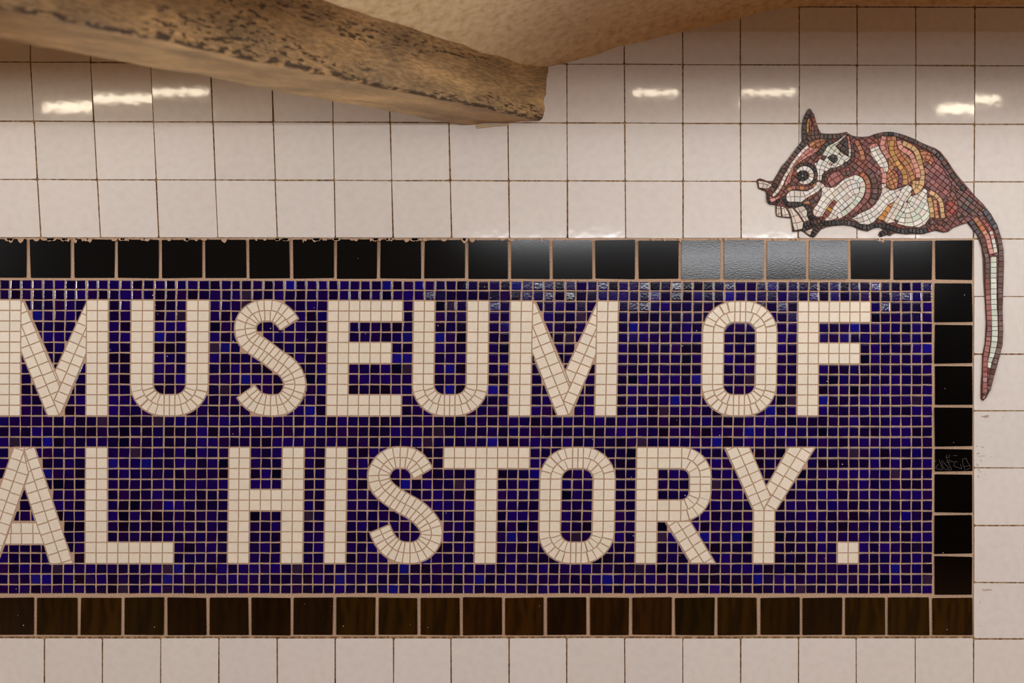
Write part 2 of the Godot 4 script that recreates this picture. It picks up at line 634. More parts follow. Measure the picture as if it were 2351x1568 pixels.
func overhead() -> void:
	var lump := noise(9.0, 3, 51)
	var ceiling := struct("ceiling", "cream painted concrete ceiling of the passage")
	var b := BoxMesh.new()
	b.size = Vector3(10.0, 0.2, 5.7)
	b.material = M.paint
	put("slab", b, ceiling, Vector3(0, 0.76, 2.55))
	# the sloping haunch between the beam and the flat ceiling
	var grid := []
	var ts := []
	for k in 60:
		ts.append(-0.012 + 0.002 * k if k < 12 else 0.012 + pow((k - 11) / 48.0, 1.5) * 1.6)
	var xs := []
	for k in 40:
		xs.append(0.066 + 0.62 * k / 36.0 if k < 37 else 0.686 + (k - 36) * 1.2)
	for t in ts:
		var row := []
		for x in xs:
			var y: float = soffit_at(x) + 0.012 * (1.0 - exp(-maxf(t, 0.0) / 0.02))
			y = lerpf(y, crease(maxf(t, 0.0)), exp(-(x - 0.066) / 0.05))
			y += lump.get_noise_2d(x * 1.3, t * 2.0) * 0.0035
			row.append(Vector3(x - t, y, t))
		grid.append(row)
	var lip := []
	for q in grid[-1]:
		lip.append(Vector3(q.x, 0.8, q.z + 0.001))
	grid.append(lip)
	ts.append(1.0)
	put("haunch", sheet(grid, func(r, c): return Vector2(ts[r], xs[c]), M.soffit), ceiling)

	# the beam that leaves the wall at half a right angle
	var beam := struct("ceiling_beam", "cream painted concrete beam with black damp streaks running out from the wall")
	var section := []   # [offset along the wall, height, v]; the upper right corner follows the crease
	for k in 5:
		section.append([-0.105, 0.69 - 0.27 * k / 4.0, 0.02 + 0.13 * k / 4.0])
	for k in 4:
		var a := PI * 0.5 * k / 3.0
		section.append([-0.105 + 0.012 * (1 - cos(a)), 0.419 - 0.012 * sin(a), 0.17 + 0.01 * k])
	for k in range(1, 9):
		section.append([-0.093 + 0.142 * k / 9.0, 0.407 + 0.008 * k / 9.0, 0.20 + 0.28 * k / 9.0])
	for k in 5:
		var a := PI * 0.5 * k / 4.0
		section.append([0.051 + 0.010 * sin(a), 0.415 + 0.010 * (1 - cos(a)), 0.48 + 0.006 * k])
	for k in range(1, 12):
		section.append([0.061 + 0.010 * k / 11.0, -k / 11.0, 0.504 + 0.256 * k / 11.0])
	section.append([0.074, 0.60, 0.86])
	section.append([0.074, 0.69, 0.96])
	var rows := []
	var bt := []
	for k in 110:
		bt.append(-0.012 + 0.008 * k if k < 80 else 0.62 + (k - 79) * 0.033)
	for t in bt:
		var row := []
		for q in section:
			var y: float = q[1]
			if y < 0:
				y = lerpf(0.425, crease(maxf(t, 0.0)), -y)
			var o: float = q[0]
			o += lump.get_noise_3d(t * 1.5, y * 3.0, 5.0) * 0.004 + lump.get_noise_3d(t * 6.0, y * 9.0, 9.0) * 0.0015
			y += lump.get_noise_3d(t * 1.5, o * 3.0, 15.0) * 0.003
			row.append(Vector3(o - t, y, t))
		rows.append(row)
	put("concrete", sheet(rows, func(r, c): return Vector2(bt[r] / 1.6, section[c][2]), beam_paint()), beam)
	# a second beam, along the passage, that keeps the hung lamps' light off the top of the wall
	var long := struct("ceiling_beam", "cream painted concrete beam along the passage overhead")
	var lb := BoxMesh.new()
	lb.size = Vector3(9.7, 0.23, 0.2)
	lb.material = M.paint
	put("concrete", lb, long, Vector3(0, 0.555, 1.70))

# ------------------------------------------------------------------ white wall
const X_HIGH := [-334, -199, -65, 71, 209, 347, 484, 624, 763, 893, 1027, 1164, 1301, 1433, 1567, 1699, 1834, 1967, 2101, 2237, 2370, 2504, 2638]
const X_LOW := [-306, -172, -39, 95, 232, 366, 501, 637, 770, 903, 1037, 1170, 1303, 1436, 1568, 1701, 1832, 1966, 2101, 2234, 2368, 2502, 2636]
const X_FOOT := [-298, -165, -31, 103, 236, 370, 503, 637, 770, 904, 1036, 1169, 1301, 1434, 1567, 1700, 1832, 1965, 2100, 2234, 2368, 2502, 2636]
const Y_SIDE := [420, 549, 681, 813, 943, 1074, 1206, 1337, 1466, 1600]

func white_wall() -> void:
	var wall := struct("wall_back", "white glazed tile wall with brown joints round the mosaic name panel")
	var back := BoxMesh.new()
	back.size = Vector3(10.0, 3.2, 0.2)
	back.material = M.wall_grout
	put("backing", back, wall, Vector3(0, -0.1, -0.0993))
	var quads := []
	var row_y := func(k: int, x: float) -> float: return [-125.0, 9.0, 143.0, 279.0, 412.5, 546.0][k] + [9.0, 9.0, 9.0, 7.0, 6.0, 3.0][k] * clampf(x / 2351.0, -0.2, 1.2)
	for r in 5:
		for c in X_HIGH.size() - 1:
			var p := PackedVector2Array()
			for q in [[c, r], [c + 1, r], [c + 1, r + 1], [c, r + 1]]:
				var f := clampf((row_y.call(q[1], 0.0) - 143.0) / 403.0, 0, 1)
				var x := lerpf(X_HIGH[q[0]], X_LOW[q[0]], f)
				var y: float = row_y.call(q[1], x)
				if q[1] == 5 and q[0] >= 19:
					y = 549.0
				p.append(Vector2(x, y))
			quads.append(p)
	for r in Y_SIDE.size() - 1:
		if r == 0:
			continue
		for c in range(19, 22):
			quads.append(PackedVector2Array([Vector2(X_LOW[c] + 0.0, Y_SIDE[r]), Vector2(X_LOW[c + 1], Y_SIDE[r]), Vector2(X_LOW[c + 1], Y_SIDE[r + 1]), Vector2(X_LOW[c], Y_SIDE[r + 1])]))
	for r in 2:
		for c in 19:
			quads.append(rect(X_FOOT[c], 1463.5 + 134 * r, X_FOOT[c + 1], 1463.5 + 134 * (r + 1)))
	for c in range(19, 22):
		quads.append(rect(X_FOOT[c], 1600, X_FOOT[c + 1], 1732))
	# the same rows carry on past the panel's letters
	for c in 6:
		for r in 5:
			var y0: float = row_y.call(r, -400.0)
			var y1: float = row_y.call(r + 1, -400.0)
			var x0 := lerpf(-334.0, -306.0, clampf((y0 - 143.0) / 403.0, 0, 1)) - 134 * c
			var x1 := lerpf(-334.0, -306.0, clampf((y1 - 143.0) / 403.0, 0, 1)) - 134 * c
			quads.append(PackedVector2Array([Vector2(x0 - 134, y0), Vector2(x0, y0), Vector2(x1, y1), Vector2(x1 - 134, y1)]))
		for r in 2:
			quads.append(rect(-298 - 134 * (c + 1), 1463.5 + 134 * r, -298 - 134 * c, 1463.5 + 134 * (r + 1)))
	var white := srgb(224, 216, 209)
	var slope := {3: -0.016, 4: 0.002, 5: 0.016, 6: -0.024, 13: 0.013, 15: 0.014, 18: -0.02}
	for at in quads.size():
		var p: PackedVector2Array = quads[at]
		for k in p.size():
			p[k] += Vector2(rng.randf_range(-0.7, 0.7), rng.randf_range(-0.6, 0.6))
		p = soft_corners(shrunk(p, 1.3), 3.0)
		var tip := lean(0.0045)
		if at / 22 == 2 and slope.has(at % 22):
			tip = Vector2(0, slope[at % 22])
		tile_part("tile", p, -0.002, 0.0022 + absf(tip.y) * 0.045, 8.0, tip, vary(white, 0.025, 0.008), M.white, wall, 4)
	# rubbed-off dirt on the tiles beside the panel, and a lifted lip of caulk under the beam's foot
	var rub := srgb(182, 154, 136)
	for l in [[2251, 955, 2258, 957, 1.2], [2258, 956, 2269, 954, 3.0], [2260, 958, 2268, 957, 2.4], [2246, 1047.5, 2261, 1046.5, 1.1], [2242, 1042, 2248, 1040, 2.2], [2241, 1064, 2245, 1070, 1.2], [2250, 1056, 2251, 1059, 1.8], [2240, 1024, 2242, 1025, 1.6], [2252, 1026, 2258, 1027, 1.2],
			[2244, 1078, 2248, 1080, 1.6], [2249, 1083, 2252, 1084, 1.6], [2243, 1092, 2246, 1096, 1.6], [2260, 1090, 2264, 1090, 1.2], [2275, 1090, 2277, 1090, 1.2], [2272, 1048, 2274, 1050, 1.2], [2252, 1352, 2276, 1354, 1.4], [2255, 1356, 2277, 1353.5, 1.4], [2250, 1378, 2247, 1386, 0.9], [2249, 1436, 2254, 1438, 0.9], [2300, 956, 2301, 960, 1.0]]:
		var m := tile_part("scuff_mark", outline_of(PackedVector2Array([Vector2(l[0], l[1]), Vector2((l[0] + l[2]) * 0.5 + 0.6, (l[1] + l[3]) * 0.5 - 0.5), Vector2(l[2], l[3])]), l[4] * 0.5), 0.0018, 0.00245, 0.15, Vector2.ZERO, vary(rub, 0.25, 0.05), M.cream, wall, 1)
	tile_part("caulk_lip", PackedVector2Array([Vector2(1094, 287), Vector2(1168, 284), Vector2(1168, 289), Vector2(1130, 292), Vector2(1096, 296)]), 0.0, 0.005, 0.8, Vector2(0, 0.03), srgb(196, 168, 132), M.cream, wall, 1)

# ------------------------------------------------------------------ the name panel
const COL_TOP := [0, 23.8, 49.6, 74.6, 100, 125, 150.6, 175, 200, 225, 250, 276, 302.7, 328.5, 355, 380.8, 405, 430, 456, 482, 508, 532, 554.5, 579, 604.7, 629, 654, 679, 703.7, 729.6, 754, 778.3, 802.7, 827, 852.4, 876, 901, 925.5, 950.5, 975, 999, 1024, 1048, 1073.5, 1098.5, 1123, 1148, 1172.5, 1197.8, 1223.6, 1248.6, 1273, 1298, 1322.6, 1347.5, 1371.4, 1396.3, 1420, 1443.5, 1467, 1491.7, 1516, 1540.5, 1565.5, 1590, 1614, 1638.7, 1662.5, 1687.4, 1712, 1736.5, 1760, 1784.4, 1807.4, 1832, 1856, 1879.7, 1903.5, 1927.3, 1950.8, 1974, 1998, 2021, 2044, 2068, 2092, 2116, 2140]
const COL_LOW := [-5, 20, 45, 70, 95, 120, 145.5, 170, 195.7, 221, 246, 270.6, 295.6, 321, 346, 372.5, 398, 422, 447.6, 472, 497, 522, 546, 571, 595.5, 620, 644.3, 669.3, 694.3, 718, 743.3, 767.7, 792.7, 817, 841, 866.7, 890.8, 915, 940, 965.4, 989.5, 1014.8, 1039.4, 1064, 1088, 1112.9, 1137.8, 1160, 1184.3, 1209.5, 1234.5, 1258.3, 1283.3, 1308, 1332.4, 1356.5, 1381, 1407.5, 1432.4, 1457, 1480, 1505.5, 1530.5, 1555, 1579, 1603.6, 1628, 1653, 1677, 1702.6, 1727, 1751, 1775.8, 1800.8, 1824.6, 1849.5, 1874, 1896, 1920.7, 1945.7, 1969.5, 1994.5, 2018, 2043, 2067, 2091.6, 2116, 2140.6]

func row_line(v: float) -> float:
	if v < 1:
		return 642.0 + 22.5 * v
	if v > 29:
		return 1341.6 + 21.5 * (v - 29)
	return 664.5 + (v - 1) * 24.182

func column(list: Array, u: float) -> float:
	if u < 0:
		return list[0] + u * 25.2
	var k := mini(int(u), list.size() - 2)
	return lerpf(list[k], list[k + 1], u - k)

# panel grid (columns, rows) -> wall chart
func grid(q: Vector2) -> Vector2:
	var y := row_line(q.y)
	var x := lerpf(column(COL_TOP, q.x), column(COL_LOW, q.x), clampf((y - 655.0) / 697.0, 0, 1))
	y += 5.4 * clampf(x / 2140.0, 0, 1) * clampf(1.0 - q.y / 13.0, 0, 1)
	return Vector2(x, y)

func gridded(p: PackedVector2Array) -> PackedVector2Array:
	var out := PackedVector2Array()
	for q in p:
		out.append(grid(q))
	return out

func blocks(x0: int, y0: int, x1: int, y1: int) -> Dictionary:
	var out := []
	for y in range(y0, y1):
		for x in range(x0, x1):
			out.append(rect(x, y, x + 1, y + 1))
	return {"tiles": out, "shape": [rect(x0, y0, x1, y1)]}

# a straight stroke two tiles wide between two points, with its own numbers of tiles in the outer and the inner row
func stroke(a: Vector2, b: Vector2, n_out: int, n_in: int) -> Dictionary:
	var t := (b - a).normalized()
	var side := Vector2(-t.y, t.x)
	var out := []
	for row in 2:
		var n: int = [n_in, n_out][row]
		for k in n:
			var p := a.lerp(b, float(k) / n)
			var q := a.lerp(b, float(k + 1) / n)
			var s: float = [0.0, -1.0][row]
			out.append(PackedVector2Array([p + side * s, q + side * s, q + side * (s + 1), p + side * (s + 1)]))
	return {"tiles": out, "shape": [PackedVector2Array([a - side, b - side, b + side, a + side])]}

func bend(c: Vector2, r: float, a0: float, a1: float, n_out: int, n_in: int) -> Dictionary:
	var out := []
	var wedge := func(r0: float, r1: float, b0: float, b1: float, n: int) -> PackedVector2Array:
		var p := PackedVector2Array()
		for k in n + 1:
			p.append(c + Vector2.from_angle(lerpf(b0, b1, float(k) / n)) * r1)
		for k in n + 1:
			p.append(c + Vector2.from_angle(lerpf(b1, b0, float(k) / n)) * r0)
		return p
	for row in 2:
		var n: int = [n_out, n_in][row]
		var r0: float = [r, r - 1.0][row]
		for k in n:
			var j0 := rng.randf_range(-0.08, 0.08) if k > 0 else 0.0
			out.append(wedge.call(r0, r0 + 1.0, lerpf(a0, a1, (k + j0) / n), lerpf(a0, a1, (k + 1.0) / n), 2))
	return {"tiles": out, "shape": [wedge.call(r - 1.0, r + 1.0, a0, a1, 10)]}

func ribbon(path: PackedVector2Array, length: float) -> Dictionary:
	var fine := smooth(path, 5)
	return {"tiles": along(fine, [-1.0, 0.0, 1.0], length, 0.1), "shape": [outline_of(fine, 1.0)]}

# rows of tiles along a slanted line, kept inside a shape
func slant(shape: PackedVector2Array, a: Vector2, b: Vector2, length := 1.0) -> Dictionary:
	var t := (b - a).normalized()
	var out := []
	for p in along(PackedVector2Array([a - t * 2.0, a, b, b + t * 2.0]), [-2.0, -1.04, 0.0, 1.04, 2.0], length, 0.06):
		for q in Geometry2D.intersect_polygons(p, shape):
			if absf(area(q)) > 0.06:
				out.append(q)
	return {"tiles": out, "shape": [shape]}

func zoomed(list: Array, ox: float, oy: float, sx: float, sy: float, u: float, v: float) -> PackedVector2Array:
	var out := PackedVector2Array()
	for k in range(0, list.size(), 2):
		out.append(Vector2(u + (list[k] - ox) / sx, v + (list[k + 1] - oy) / sy))
	return out

func letter_shapes(kind: String, u: float) -> Array:
	match kind:
		"M":
			var z := func(l): return zoomed(l, 5, 520, 87.4, 84.3, u, 2)
			var mids: PackedVector2Array = z.call([182, 722, 490, 1442, 705, 735, 450, 1320])
			return [blocks(int(u), 2, int(u) + 2, 13), blocks(int(u) + 8, 2, int(u) + 10, 13),
				slant(z.call([180, 520, 200, 520, 455, 1090, 500, 1200, 445, 1330, 492, 1447, 400, 1447, 180, 925]), mids[0], mids[1]),
				slant(z.call([704, 535, 455, 1090, 500, 1200, 445, 1330, 492, 1447, 505, 1447, 704, 945]), mids[2], mids[3])]
		"U":
			return [stroke(Vector2(u + 1, 2), Vector2(u + 1, 10), 8, 8), bend(Vector2(u + 3, 10), 2, PI, PI / 2, 6, 5), stroke(Vector2(u + 4, 12), Vector2(u + 3, 12), 2, 2),
				bend(Vector2(u + 4, 10), 2, PI / 2, 0, 6, 5), stroke(Vector2(u + 6, 2), Vector2(u + 6, 10), 8, 8)]
		"O", "O2":
			var v := 2.0 if kind == "O" else 16.0
			return [stroke(Vector2(u + 1, v + 3), Vector2(u + 1, v + 8), 5, 5), stroke(Vector2(u + 6, v + 3), Vector2(u + 6, v + 8), 5, 5),
				stroke(Vector2(u + 3, v + 1), Vector2(u + 4, v + 1), 2, 2), stroke(Vector2(u + 3, v + 10), Vector2(u + 4, v + 10), 2, 2),
				bend(Vector2(u + 3, v + 3), 2, PI, PI * 1.5, 6, 4), bend(Vector2(u + 4, v + 3), 2, PI * 1.5, TAU, 6, 4),
				bend(Vector2(u + 4, v + 8), 2, 0, PI / 2, 6, 5), bend(Vector2(u + 3, v + 8), 2, PI / 2, PI, 6, 5)]
		"S":
			return [ribbon(zoomed([580, 712, 548, 668, 510, 632, 460, 606, 400, 602, 335, 608, 280, 635, 240, 685, 226, 735, 238, 800, 272, 850, 335, 895, 405, 942, 480, 1000, 552, 1050, 602, 1105, 630, 1180, 622, 1245, 588, 1310, 535, 1352, 470, 1364, 405, 1362, 335, 1345, 280, 1305, 238, 1252], 140, 520, 86.5, 84.3, 21.4, 2), 0.57)]
		"S2":
			return [ribbon(zoomed([1642, 408, 1606, 350, 1575, 315, 1530, 290, 1470, 284, 1400, 288, 1340, 325, 1300, 385, 1290, 430, 1308, 500, 1350, 552, 1410, 598, 1480, 642, 1570, 692, 1645, 755, 1695, 820, 1713, 880, 1702, 940, 1662, 1000, 1600, 1035, 1530, 1042, 1450, 1028, 1380, 980, 1335, 915, 1305, 850], 1212, 203, 84.6, 83.8, 34.05, 16), 0.57)]
		"E":
			return [blocks(30, 2, 32, 13), blocks(32, 2, 37, 4), blocks(32, 6, 36, 8), blocks(32, 11, 37, 13)]
		"F":
			return [blocks(74, 2, 76, 13), blocks(76, 2, 81, 4), blocks(76, 6, 80, 8)]
		"L":
			return [blocks(8, 16, 10, 27), blocks(10, 25, 16, 27)]
		"H":
			return [blocks(21, 16, 23, 27), blocks(26, 16, 28, 27), blocks(23, 20, 26, 22)]
		"I":
			return [blocks(30, 16, 32, 27)]
		"T":
			return [blocks(41, 16, 49, 18), blocks(44, 18, 46, 27)]
		"A":
			var z := func(l): return zoomed(l, 703, 207, 87.3, 83.4, 8, 16)
			var mids: PackedVector2Array = z.call([213, 225, 517, 1120, 212, 235, -95, 1120])
			var bar: PackedVector2Array = z.call([118, 803, 312, 803, 376, 972, 58, 972])
			var bars := slant(bar, z.call([20, 888])[0], z.call([460, 888])[0])
			return [slant(z.call([213, 207, 295, 207, 608, 1124, 427, 1128, 376, 972, 312, 803, 215, 515, 250, 415, 213, 262]), mids[0], mids[1]),
				slant(z.call([130, 207, 213, 207, 213, 262, 250, 415, 215, 515, 118, 803, 58, 972, 2, 1124, -190, 1124]), mids[2], mids[3]), bars]
		"R":
			var z := func(l): return zoomed(l, 148, 203, 84.3, 83.3, 59, 16)
			var mids: PackedVector2Array = z.call([472, 785, 692, 1118])
			return [blocks(59, 16, 61, 27), stroke(Vector2(61, 17), Vector2(63.2, 17), 2, 2), stroke(Vector2(61, 22), Vector2(63.2, 22), 2, 2),
				bend(Vector2(63.2, 18.8), 1.8, -PI / 2, 0, 5, 3), stroke(Vector2(65, 18.8), Vector2(65, 20.2), 2, 2), bend(Vector2(63.2, 20.2), 1.8, 0, PI / 2, 5, 4),
				slant(z.call([385, 788, 578, 788, 782, 1118, 592, 1118]), mids[0], mids[1])]
		"Y":
			var z := func(l): return zoomed(l, 148, 203, 84.3, 83.3, 59, 16)
			var mids: PackedVector2Array = z.call([940, 205, 1165, 705, 1455, 205, 1175, 660])
			return [slant(z.call([845, 203, 1036, 203, 1175, 515, 1215, 588, 1170, 662, 1162, 703, 1078, 703]), mids[0], mids[1]),
				slant(z.call([1352, 203, 1562, 203, 1250, 703, 1162, 703, 1170, 662, 1215, 588, 1175, 515]), mids[2], mids[3]), blocks(70, 22, 72, 27)]
	return [blocks(78, 25, 80, 27)]

func sign_panel() -> void:
	var sign := thing("mosaic_sign", "dark blue mosaic panel with cream letters MUSEUM OF, AL HISTORY, framed in black tiles", "sign")
	var bed := Acc.new()
	tile(bed, rect(-1135, 546.5, 2235, 1461), wall_xy(Vector2(CX, CY)), -0.001, 0.0013, 1.0, Vector2.ZERO, Color.WHITE)
	put("grout_bed", bed.mesh(M.grout), sign)
	var cuts := []
	var names := {"S2": "S", "O2": "O"}
	var cream := srgb(238, 226, 206)
	var spec := [["M", 0, "cream letter M, first of MUSEUM"], ["U", 12, "cream letter U after the first M"], ["S", 21, "cream letter S of MUSEUM"], ["E", 30, "cream letter E"], ["U", 38, "cream letter U before the last M of MUSEUM"],
		["M", 47, "cream letter M, last of MUSEUM"], ["O", 65, "cream letter O of OF"], ["F", 74, "cream letter F"], ["A", 0, "cream letter A"], ["L", 8, "cream letter L"], ["H", 21, "cream letter H"], ["I", 30, "cream letter I"],
		["S2", 34, "cream letter S of HISTORY"], ["T", 41, "cream letter T"], ["O2", 50, "cream letter O of HISTORY"], ["R", 59, "cream letter R"], ["Y", 67, "cream letter Y"], [".", 78, "cream square full stop"]]
	for l in spec:
		var part := Node3D.new()
		part.name = "full_stop" if l[0] == "." else "letter"
		sign.add_child(part, true)
		part.set_meta("label", l[2])
		for piece in letter_shapes(l[0], l[1]):
			for s in piece.shape:
				cuts.append(cut(largest(Geometry2D.offset_polygon(gridded(s), 0.7))))
			for q in piece.tiles:
				var p := shrunk(gridded(q), 1.05)
				if p.size() < 3 or absf(area(p)) < 14.0:
					continue
				tile_part("tile", p, 0.0, 0.0026, 0.9, lean(0.004), vary(cream, 0.03, 0.015), M.cream, part, 1)
	# blue ground
	var field := []
	for v in 30:
		for u in range(-44, 87):
			var q := PackedVector2Array([grid(Vector2(u, v)), grid(Vector2(u + 1, v)), grid(Vector2(u + 1, v + 1)), grid(Vector2(u, v + 1))])
			for k in 4:
				q[k] += Vector2(rng.randf_range(-0.8, 0.8), rng.randf_range(-0.6, 0.6))
			for p in without(q, cuts):
				p = shrunk(p, 1.5)
				if p.size() >= 3 and absf(area(p)) > 22.0 and breadth(p) > 2.7:
					field.append(p)
	field.sort_custom(func(a, b): return absf(area(a)) * (1.0 if box_of(a).position.x > 0 else 0.1) > absf(area(b)) * (1.0 if box_of(b).position.x > 0 else 0.1))
	var blues := [srgb(22, 6, 66), srgb(18, 2, 50), srgb(24, 10, 84), srgb(14, 4, 36), srgb(30, 8, 62), srgb(20, 14, 112)]
	var chances := [0.36, 0.64, 0.80, 0.91, 0.97, 1.0]
	var rest := Acc.new()
	for k in field.size():
		var roll := rng.randf()
		var which := 0
		while roll > chances[which]:
			which += 1
		var c := vary(blues[which], 0.2, 0.12)
		var tip := lean(0.012)
		if rng.randf() < 0.02:
			c = vary(srgb(46, 30, 56), 0.2)
		if k < 300:
			tile_part("blue_tile", field[k], 0.0, 0.0026, 2.6, tip, c, M.blue, sign, 2)
		else:
			var mid := wall_xy(middle(field[k]))
			var from := rest.v.size()
			tile(rest, field[k], mid, 0.0, 0.0026, 2.6, tip, c, 2)
			for j in range(from, rest.v.size()):
				rest.v[j] += Vector3(mid.x, mid.y, 0)
	var ground := put("blue_tile_ground", rest.mesh(M.blue), sign)
	ground.set_meta("kind", "stuff")
	ground.set_meta("label", "small glossy cobalt blue tiles of the ground between the letters")
	# frame tiles
	var top := [-336.0, -235.0, -134.0, -34.0, 66.6, 168.0, 268.0, 368.7, 469.0, 569.7, 669.5, 770.6, 870.0, 970.8, 1072.0, 1170.0, 1265.8, 1363.0, 1461.6, 1560.6, 1658.0, 1756.3, 1852.7, 1948.5, 2047.0, 2142.0, 2235.0]
	for k in 8:
		frame_tile(rect(-336.0 - 100 * (k + 1) + 4.2, 550.0, -336.0 - 100 * k - 4.2, 637.5), srgb(15, 14, 13), M.black, sign, 39)
		frame_tile(rect(-318.0 - 100 * (k + 1) + 4.0, 1371.5, -318.0 - 100 * k - 4.0, 1457.0), vary(srgb(46, 28, 10), 0.2, 0.06), M.brown, sign, 60)
	for k in top.size() - 1:
		var x0: float = top[k] + 4.2
		var x1: float = top[k + 1] - 4.2
		var dy := 5.0 * clampf((x0 + x1) / 4700.0, 0, 1)
		var p := PackedVector2Array([Vector2(x0, 550.0 + dy * 0.6), Vector2(x1, 550.0 + dy * 0.6), Vector2(x1, 637.5 + dy), Vector2(x0, 637.5 + dy)])
		frame_tile(p, srgb(15, 14, 13), M.satin if k in [19, 20, 21, 22] else M.black, sign, k)
	var low := [-318.0, -218.0, -118.0, -18.0, 82.4, 183.0, 282.5, 381.5, 478.5, 575.0, 671.0, 768.5, 866.0, 963.0, 1059.5, 1156.5, 1252.6, 1350.0, 1447.4, 1546.0, 1643.8, 1740.8, 1838.4, 1935.6, 2034.5, 2136.0, 2235.0]
	for k in low.size() - 1:
		var x0: float = low[k] + 4.0
		var x1: float = low[k + 1] - 4.0
		var c: Color = vary([srgb(46, 28, 10), srgb(34, 21, 9), srgb(52, 31, 10)][rng.randi() % 3], 0.2, 0.06)
		frame_tile(rect(x0, 1371.5, x1, 1457.0), c, M.brown, sign, k + 40)
	var side := [646.5, 743.0, 837.5, 932.4, 1027.8, 1085.3, 1179.5, 1273.7, 1367.3]
	for k in side.size() - 1:
		frame_tile(rect(2145.0, side[k] + 3.4, 2230.5, side[k + 1] - 3.4), srgb(10, 9, 9), M.black, sign, k + 80)
	# grout smeared over the upper edges of the frame tiles, and stray flecks of pale paint
	var smear := Acc.new()
	for k in 90:
		var x := rng.randf_range(-60, 1010) if k < 70 else rng.randf_range(1010, 2230)
		var deep := rng.randf_range(1.5, 4.0) if rng.randf() < 0.8 else rng.randf_range(4.0, 9.0)
		var w := rng.randf_range(2.0, 9.0)
		tile(smear, PackedVector2Array([Vector2(x - w, 547.5), Vector2(x + w, 547.5), Vector2(x + w * 0.6, 551.5 + deep * 0.5), Vector2(x + rng.randf_range(-2, 2), 551.5 + deep), Vector2(x - w * 0.7, 551.5 + deep * 0.4)]), Vector2.ZERO, 0.001, 0.0049, 0.3, Vector2.ZERO, Color.WHITE, 1)
	var smears := put("grout_smears", smear.mesh(M.grout), sign)
	smears.set_meta("kind", "stuff")
	smears.set_meta("label", "ragged smears of tan grout along the frame's upper edge")
	var fleck := Acc.new()
	for k in 110:
		var at := Vector2(rng.randf_range(0, 2220), rng.randf_range(556, 1450))
		var r := rng.randf_range(0.6, 1.4)
		tile(fleck, PackedVector2Array([at + Vector2(-r, -r * 0.4), at + Vector2(0, -r), at + Vector2(r, -r * 0.2), at + Vector2(r * 0.5, r), at + Vector2(-r * 0.6, r * 0.8)]), Vector2.ZERO, 0.001, 0.0037, 0.15, Vector2.ZERO, srgb(214, 208, 200), 1)
	var flecks := put("paint_flecks", fleck.mesh(M.cream), sign)
	flecks.set_meta("kind", "stuff")
	flecks.set_meta("label", "tiny pale flecks of paint on the dark tiles")
	# scratched tag on the half-height frame tile
	var scratch := Acc.new()
	var lines := [[340, 690, 310, 790], [470, 680, 560, 900, 625, 1125, 580, 1140, 320, 1070, 425, 890], [585, 710, 640, 960, 680, 1090, 800, 1145, 930, 1050, 760, 900, 650, 750], [820, 650, 900, 850, 1050, 1125, 880, 1175], [870, 680, 1150, 800], [800, 785, 990, 800],
		[1330, 800, 1205, 750, 1140, 970, 1500, 1105, 1440, 890], [1530, 690, 1545, 900, 1600, 1010, 1650, 1180], [1515, 665, 1690, 610, 1780, 840, 1900, 990], [1580, 985, 1870, 960], [1700, 1140, 1900, 1055], [840, 460, 780, 600, 930, 580, 960, 460], [1110, 500, 1300, 495]]
	for l in lines:
		for k in range(0, l.size() - 2, 2):
			var a := Vector2(2130 + l[k] / 19.59, 1020 + l[k + 1] / 19.59)
			var b := Vector2(2130 + l[k + 2] / 19.59, 1020 + l[k + 3] / 19.59)
			tile(scratch, outline_of(PackedVector2Array([a, b]), 0.45), Vector2.ZERO, 0.003, 0.0036, 0.1, Vector2.ZERO, srgb(74, 72, 68), 1)
	var tag := put("scratched_tag", scratch.mesh(M.cream), sign)
	tag.set_meta("label", "faint grey scratched graffiti tag on black frame tile")

func frame_tile(p: PackedVector2Array, c: Color, m: Material, parent: Node, k: int) -> void:
	for j in p.size():
		p[j] += Vector2(rng.randf_range(-1.0, 1.0), rng.randf_range(-1.0, 1.0))
	var tip := lean(0.008)
	if k == 84:
		tip = Vector2.ZERO
	if k < 40:
		tip.y = [-0.003, 0.001, -0.002, -0.005][k % 4] if k in [19, 20, 21, 22] else 0.03 + rng.randf_range(-0.008, 0.012)
	tile_part("frame_tile", soft_corners(p, 1.6), 0.0, 0.0032, 3.0, tip, c, m, parent, 3)

# ------------------------------------------------------------------ the mosaic animal
const FRAMES := {"a": [1730.0, 240.0, 9.8], "b": [1730.0, 390.0, 9.8], "c": [1860.0, 290.0, 9.8], "d": [1860.0, 400.0, 9.8], "e": [1990.0, 295.0, 9.8], "f": [1990.0, 400.0, 9.8], "g": [2100.0, 300.0, 9.8], "h": [2120.0, 400.0, 7.84], "t": [2180.0, 440.0, 3.135]}

# a run of points, each list measured on its own stretch of the wall
func pts(parts: Array) -> PackedVector2Array:
	var out := PackedVector2Array()
	for part in parts:
		var f: Array = FRAMES[part[0]]
		for k in range(1, part.size(), 2):
			out.append(Vector2(f[0] + part[k] / f[2], f[1] + part[k + 1] / f[2]))
	return out

var laid := []      # [outline, colour, part name]
var taken := []     # shapes already covered

func fill(shape: PackedVector2Array, pieces: Array, colors: Array, part: String, least := 9.0) -> void:
	for p in pieces:
		for q in Geometry2D.intersect_polygons(p, shape):
			for r in without(q, taken):
				var s := shrunk(r, 0.55)
				if s.size() >= 3 and absf(area(s)) > least:
					var c: Color = colors[rng.randi() % colors.size()]
					laid.append([s, vary(c, 0.12, 0.05), part])
	taken.append(cut(shape))

